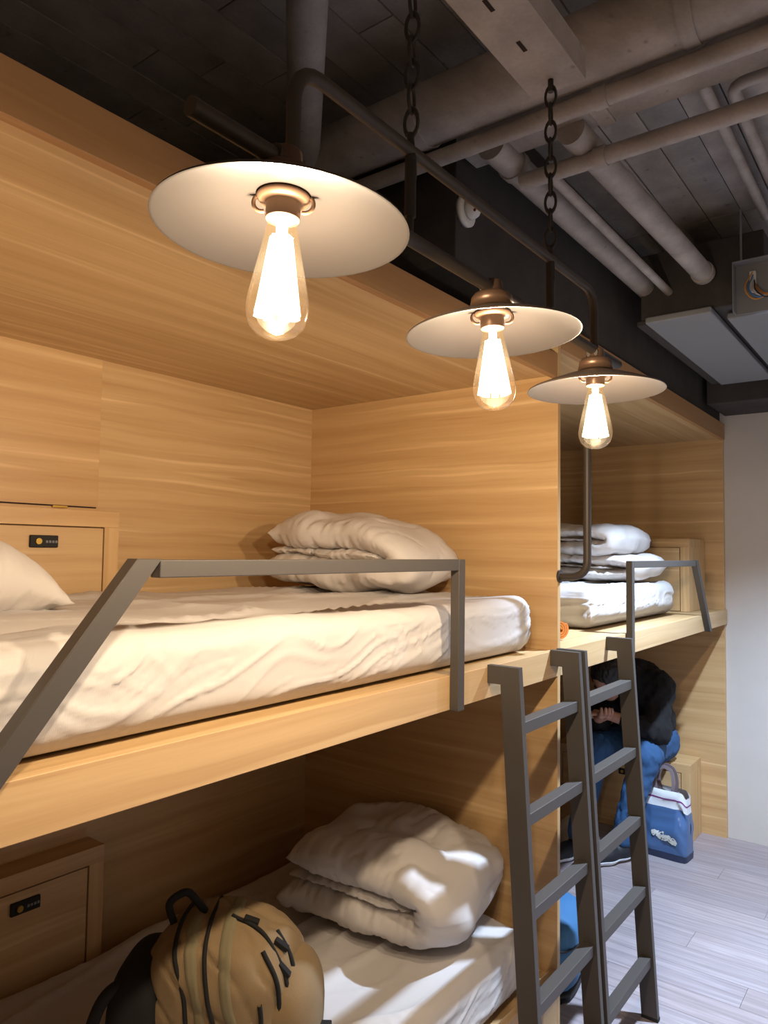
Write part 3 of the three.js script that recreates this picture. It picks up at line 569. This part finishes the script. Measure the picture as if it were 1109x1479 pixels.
{
  // blue soft case on the floor just behind the partition
  const t = thing('soft_case', 'blue soft case on the floor just behind the partition edge', 'bag', [-0.33, 0.0, -2.62], 0.15);
  const blue = mat({ color: new THREE.Color().setRGB(0.035, 0.14, 0.30), roughness: 0.65 }), dk = mat({ color: 0x0c0d12, roughness: 0.6 });
  part(t, 'body', quadGeo(0.24, 0.14, 0.17, 4.5, 40, (q) => { q.y += 0.155; q.multiplyScalar(1 + 0.01 * N3(q.x * 9, q.y * 9, q.z * 9)); }), blue);
  part(t, 'base', quadGeo(0.235, 0.022, 0.165, 5, 30, (q) => { q.y += 0.023; }), dk);
  part(t, 'zipper', tube([[-0.2, 0.2, 0.166], [0, 0.212, 0.174], [0.2, 0.2, 0.16], [0.238, 0.2, 0.0], [0.2, 0.2, -0.16]], 0.004, 40, 6), dk);
  part(t, 'handle', tube([[-0.07, 0.292, 0], [-0.05, 0.322, 0], [0.05, 0.322, 0], [0.07, 0.292, 0]], 0.008, 20, 8), dk);
  // rolled orange towel on the far upper deck
  const o = thing('rolled_towel', 'orange towel rolled up on the far upper deck beside the partition', 'towel', [-0.185, 1.2915, -2.52], 0);
  const or = mat({ color: new THREE.Color().setRGB(0.62, 0.20, 0.035), roughness: 0.95 });
  const sp = []; for (let k = 0; k <= 90; k++) { const a = k / 90 * Math.PI * 2 * 3.1, r = 0.012 + 0.0255 * k / 90; sp.push([r * Math.cos(a), r * Math.sin(a)]); }
  const sh = new THREE.Shape(); sp.forEach(([x, y], i) => i ? sh.lineTo(x, y) : sh.moveTo(x, y)); for (let i = sp.length - 1; i >= 0; i--) { const r = Math.hypot(...sp[i]), k = (r - 0.0068) / r; sh.lineTo(sp[i][0] * k, sp[i][1] * k); } sh.closePath();
  const e = new THREE.ExtrudeGeometry(sh, { depth: 0.20, bevelEnabled: false }); e.translate(0, 0.038, -0.10);
  const roll = part(o, 'roll', e, or); roll.rotation.y = 0.95;
}

// ---------------------------------------------------------------- seated person
{
  const t = thing('person', 'person in a black top and blue jeans sitting bent forward beside the tote bag', 'person');
  const skin = mat({ color: new THREE.Color().setRGB(0.48, 0.25, 0.16), roughness: 0.6 }), blackCloth = mat({ color: new THREE.Color().setRGB(0.0040, 0.0033, 0.0040), roughness: 0.9 }), hairM = mat({ color: new THREE.Color().setRGB(0.010, 0.008, 0.007), roughness: 0.55 });
  const jeans = mat({ color: new THREE.Color().setRGB(0.026, 0.085, 0.20), roughness: 0.85, bumpMap: clothBump, bumpScale: 0.0008 }), shoeM = mat({ color: 0x14161c, roughness: 0.6 }), sole = mat({ color: 0xd8dade, roughness: 0.6 });
  const J = {
    hip: [-0.40, 0.55, -4.36], belly: [-0.395, 0.66, -4.32], chest: [-0.39, 0.86, -4.17], neck: [-0.425, 0.925, -4.05], head: [-0.465, 0.925, -3.955],
    shL: [-0.262, 0.87, -4.13], shR: [-0.525, 0.865, -4.20], elL: [-0.235, 0.66, -4.03], elR: [-0.575, 0.65, -4.03], haL: [-0.445, 0.735, -3.90], haR: [-0.505, 0.715, -3.90],
    hpL: [-0.335, 0.535, -4.34], hpR: [-0.475, 0.535, -4.37], knL: [-0.285, 0.535, -3.985], knR: [-0.535, 0.545, -3.93], anL: [-0.375, 0.115, -3.88], anR: [-0.585, 0.115, -3.80],
  };
  const U = (p, k, ...d) => { let r = 1e9; for (const [a, b, ra, rb] of d) r = smin(r, capsule(p, a, b, ra, rb), k); return r; };
  const limbs = [[J.hip, J.belly, 0.125, 0.115], [J.belly, J.chest, 0.115, 0.125], [J.chest, J.neck, 0.09, 0.055], [J.neck, J.head, 0.052, 0.05],
    [J.shL, J.elL, 0.050, 0.042], [J.elL, J.haL, 0.040, 0.027], [J.shR, J.elR, 0.050, 0.042], [J.elR, J.haR, 0.040, 0.027], [J.chest, J.shL, 0.08, 0.055], [J.chest, J.shR, 0.08, 0.055],
    [J.hpL, J.knL, 0.085, 0.058], [J.knL, J.anL, 0.056, 0.037], [J.hpR, J.knR, 0.085, 0.058], [J.knR, J.anR, 0.056, 0.037]];
  const fd = V(-0.35, -0.62, 0.70).normalize(), up = V(-0.28, 0.76, 0.56).normalize(), rt = fd.clone().cross(up).normalize();
  const headLocal = (p) => { const d = V(p.x - J.head[0], p.y - J.head[1], p.z - J.head[2]); return V(d.dot(rt), d.dot(up), d.dot(fd)); };
  const headF = (p) => {
    const q = headLocal(p); let r = (Math.hypot(q.x / 0.076, (q.y - 0.012) / 0.104, q.z / 0.094) - 1) * 0.085;
    r = smin(r, Math.hypot(q.x, q.y + 0.055, q.z - 0.05) - 0.045, 0.04);
    r = smin(r, capsule(q, [0, 0.012, 0.088], [0, -0.018, 0.104], 0.008, 0.013), 0.012);
    for (const s of [-1, 1]) { r = smin(r, Math.hypot((q.x - s * 0.078) / 0.5, q.y + 0.005, (q.z + 0.005) / 0.8) - 0.026, 0.008); r = Math.max(r, -(Math.hypot(q.x - s * 0.031, q.y - 0.008, q.z - 0.098) - 0.016)); }
    r = smin(r, capsule(q, [-0.018, -0.050, 0.088], [0.018, -0.050, 0.088], 0.007, 0.007), 0.006);
    return r;
  };
  const hand = (p, h, dir, side) => {
    const d = V(...dir).normalize(), s = V(...side).normalize(), n = d.clone().cross(s); const at = (a, b, c) => [h[0] + d.x * a + s.x * b + n.x * c, h[1] + d.y * a + s.y * b + n.y * c, h[2] + d.z * a + s.z * b + n.z * c];
    let r = smin(capsule(p, at(0.02, -0.016, 0), at(0.075, -0.020, 0), 0.017, 0.016), capsule(p, at(0.02, 0.016, 0), at(0.075, 0.020, 0), 0.017, 0.016), 0.015);
    r = smin(r, capsule(p, at(-0.01, 0, 0), at(0.02, 0, 0), 0.026, 0.02), 0.02);
    [[-0.030, 0.030], [-0.010, 0.040], [0.010, 0.037], [0.029, 0.026]].forEach(([o, l]) => { r = smin(r, smin(capsule(p, at(0.075, o, 0), at(0.075 + l, o, -0.012), 0.0095, 0.009), capsule(p, at(0.075 + l, o, -0.012), at(0.075 + l * 1.25, o, -0.036), 0.009, 0.0078), 0.004), 0.006); });
    r = smin(r, smin(capsule(p, at(0.022, -0.028, -0.004), at(0.052, -0.050, -0.018), 0.012, 0.010), capsule(p, at(0.052, -0.050, -0.018), at(0.080, -0.047, -0.030), 0.010, 0.0085), 0.004), 0.01);
    return r;
  };
  const body = fieldGeo((p) => smin(U(p, 0.035, ...limbs.slice(4)), smin(U(p, 0.05, ...limbs.slice(0, 4)), headF(p), 0.02), 0.05), V(-0.95, 0.05, -4.65), V(0.15, 1.15, -3.55), 96);
  const hL = fieldGeo((p) => hand(p, J.haL, [-0.75, 0.15, 0.45], [0.45, 0.1, 0.8]), V(-0.62, 0.60, -4.03), V(-0.34, 0.88, -3.75), 90);
  const hR = fieldGeo((p) => hand(p, J.haR, [0.55, 0.25, 0.6], [-0.6, 0.1, 0.7]), V(-0.58, 0.60, -4.0), V(-0.30, 0.88, -3.72), 90);
  part(t, 'body', mergeGeometries([body, hL, hR]), skin);
  const wr = (p) => 0.006 * N3(p.x * 18, p.y * 14, p.z * 18) + 0.004 * N3(p.x * 40, p.y * 20, p.z * 40);
  part(t, 'black_top', fieldGeo((p) => {
    let r = U(p, 0.06, [J.hip, J.belly, 0.150, 0.150], [J.belly, J.chest, 0.150, 0.150], [J.chest, J.shL, 0.115, 0.085], [J.chest, J.shR, 0.115, 0.085], [J.chest, J.neck, 0.09, 0.072]);
    r = smin(r, U(p, 0.04, [J.shL, J.elL, 0.076, 0.064], [J.elL, [-0.36, 0.71, -3.93], 0.062, 0.046], [J.shR, J.elR, 0.076, 0.064], [J.elR, [-0.525, 0.695, -3.94], 0.062, 0.046]), 0.05);
    return Math.max(r + wr(p), -(p.y - 0.535 + 0.10 * (p.z + 4.3)));
  }, V(-0.95, 0.40, -4.65), V(0.10, 1.15, -3.65), 90), blackCloth, 'black long-sleeved top');
  part(t, 'jeans', fieldGeo((p) => {
    let r = U(p, 0.05, [J.hpL, J.hpR, 0.115, 0.115], [J.hpL, J.knL, 0.105, 0.075], [J.hpR, J.knR, 0.105, 0.075], [J.knL, J.anL, 0.074, 0.055], [J.knR, J.anR, 0.074, 0.055]);
    return Math.max(Math.max(r + wr(p), 0.085 - p.y), Math.max(p.y - 0.64, 0.432 - p.y - 100 * Math.max(0, p.z + 4.30)));
  }, V(-0.95, 0.0, -4.65), V(0.05, 0.75, -3.55), 96), jeans, 'blue jeans');
  part(t, 'hair', fieldGeo((p) => {
    const q = headLocal(p);
    let r = (Math.hypot(q.x / 0.090, (q.y - 0.018) / 0.114, (q.z + 0.010) / 0.104) - 1) * 0.095;
    r = smin(r, capsule(q, [-0.06, -0.02, -0.02], [-0.065, -0.13, 0.03], 0.045, 0.03), 0.03); r = smin(r, capsule(q, [0.06, -0.02, -0.02], [0.065, -0.13, 0.03], 0.045, 0.03), 0.03);
    r = smin(r, capsule(q, [0, 0.0, -0.06], [0, -0.10, -0.07], 0.06, 0.05), 0.03);
    r += 0.003 * N3(q.x * 70, q.y * 14, q.z * 40);
    return Math.max(r, -Math.max(Math.hypot(q.x / 0.062, (q.y + 0.02) / 0.085) * 0.07 - 0.07, 0.03 - q.z));
  }, V(-0.64, 0.75, -4.13), V(-0.29, 1.10, -3.78), 80), hairM, 'black hair');
  for (const s of [-1, 1]) { const g = new THREE.SphereGeometry(0.0115, 14, 10), c = V(...J.head).addScaledVector(rt, s * 0.031).addScaledVector(up, 0.008).addScaledVector(fd, 0.083); g.translate(c.x, c.y, c.z); part(t, 'eye', g, mat({ color: 0x30231c, roughness: 0.3 })); }
  for (const [an, dir] of [[J.anL, [-0.45, 0.9]], [J.anR, [-0.25, 0.97]]]) {
    const d = V(dir[0], 0, dir[1]).normalize(), at = (a, y) => [an[0] + d.x * a, y, an[2] + d.z * a];
    const sh = (p, g) => smin(smin(capsule(p, at(-0.03, 0.055), at(0.10, 0.045), 0.042 + g, 0.038 + g), capsule(p, at(0.10, 0.045), at(0.165, 0.036), 0.040 + g, 0.030 + g), 0.03), capsule(p, at(0.0, 0.06), at(-0.005, 0.105), 0.042 + g, 0.040 + g), 0.03);
    const lo = V(an[0] - 0.24, -0.05, an[2] - 0.14), hi = V(an[0] + 0.16, 0.2, an[2] + 0.26);
    const s = part(t, 'shoe', fieldGeo((p) => Math.max(sh(p, 0), 0.018 - p.y), lo, hi, 56), shoeM, 'dark sneaker');
    part(s, 'sole', fieldGeo((p) => Math.max(sh(p, 0.005), Math.max(0.002 - p.y, p.y - 0.026)), lo, hi, 56), sole, 'white sole');
  }
}

scene.traverse((o) => { if (o.isMesh) { o.castShadow = true; o.receiveShadow = true; } });
renderer.render(scene, camera);
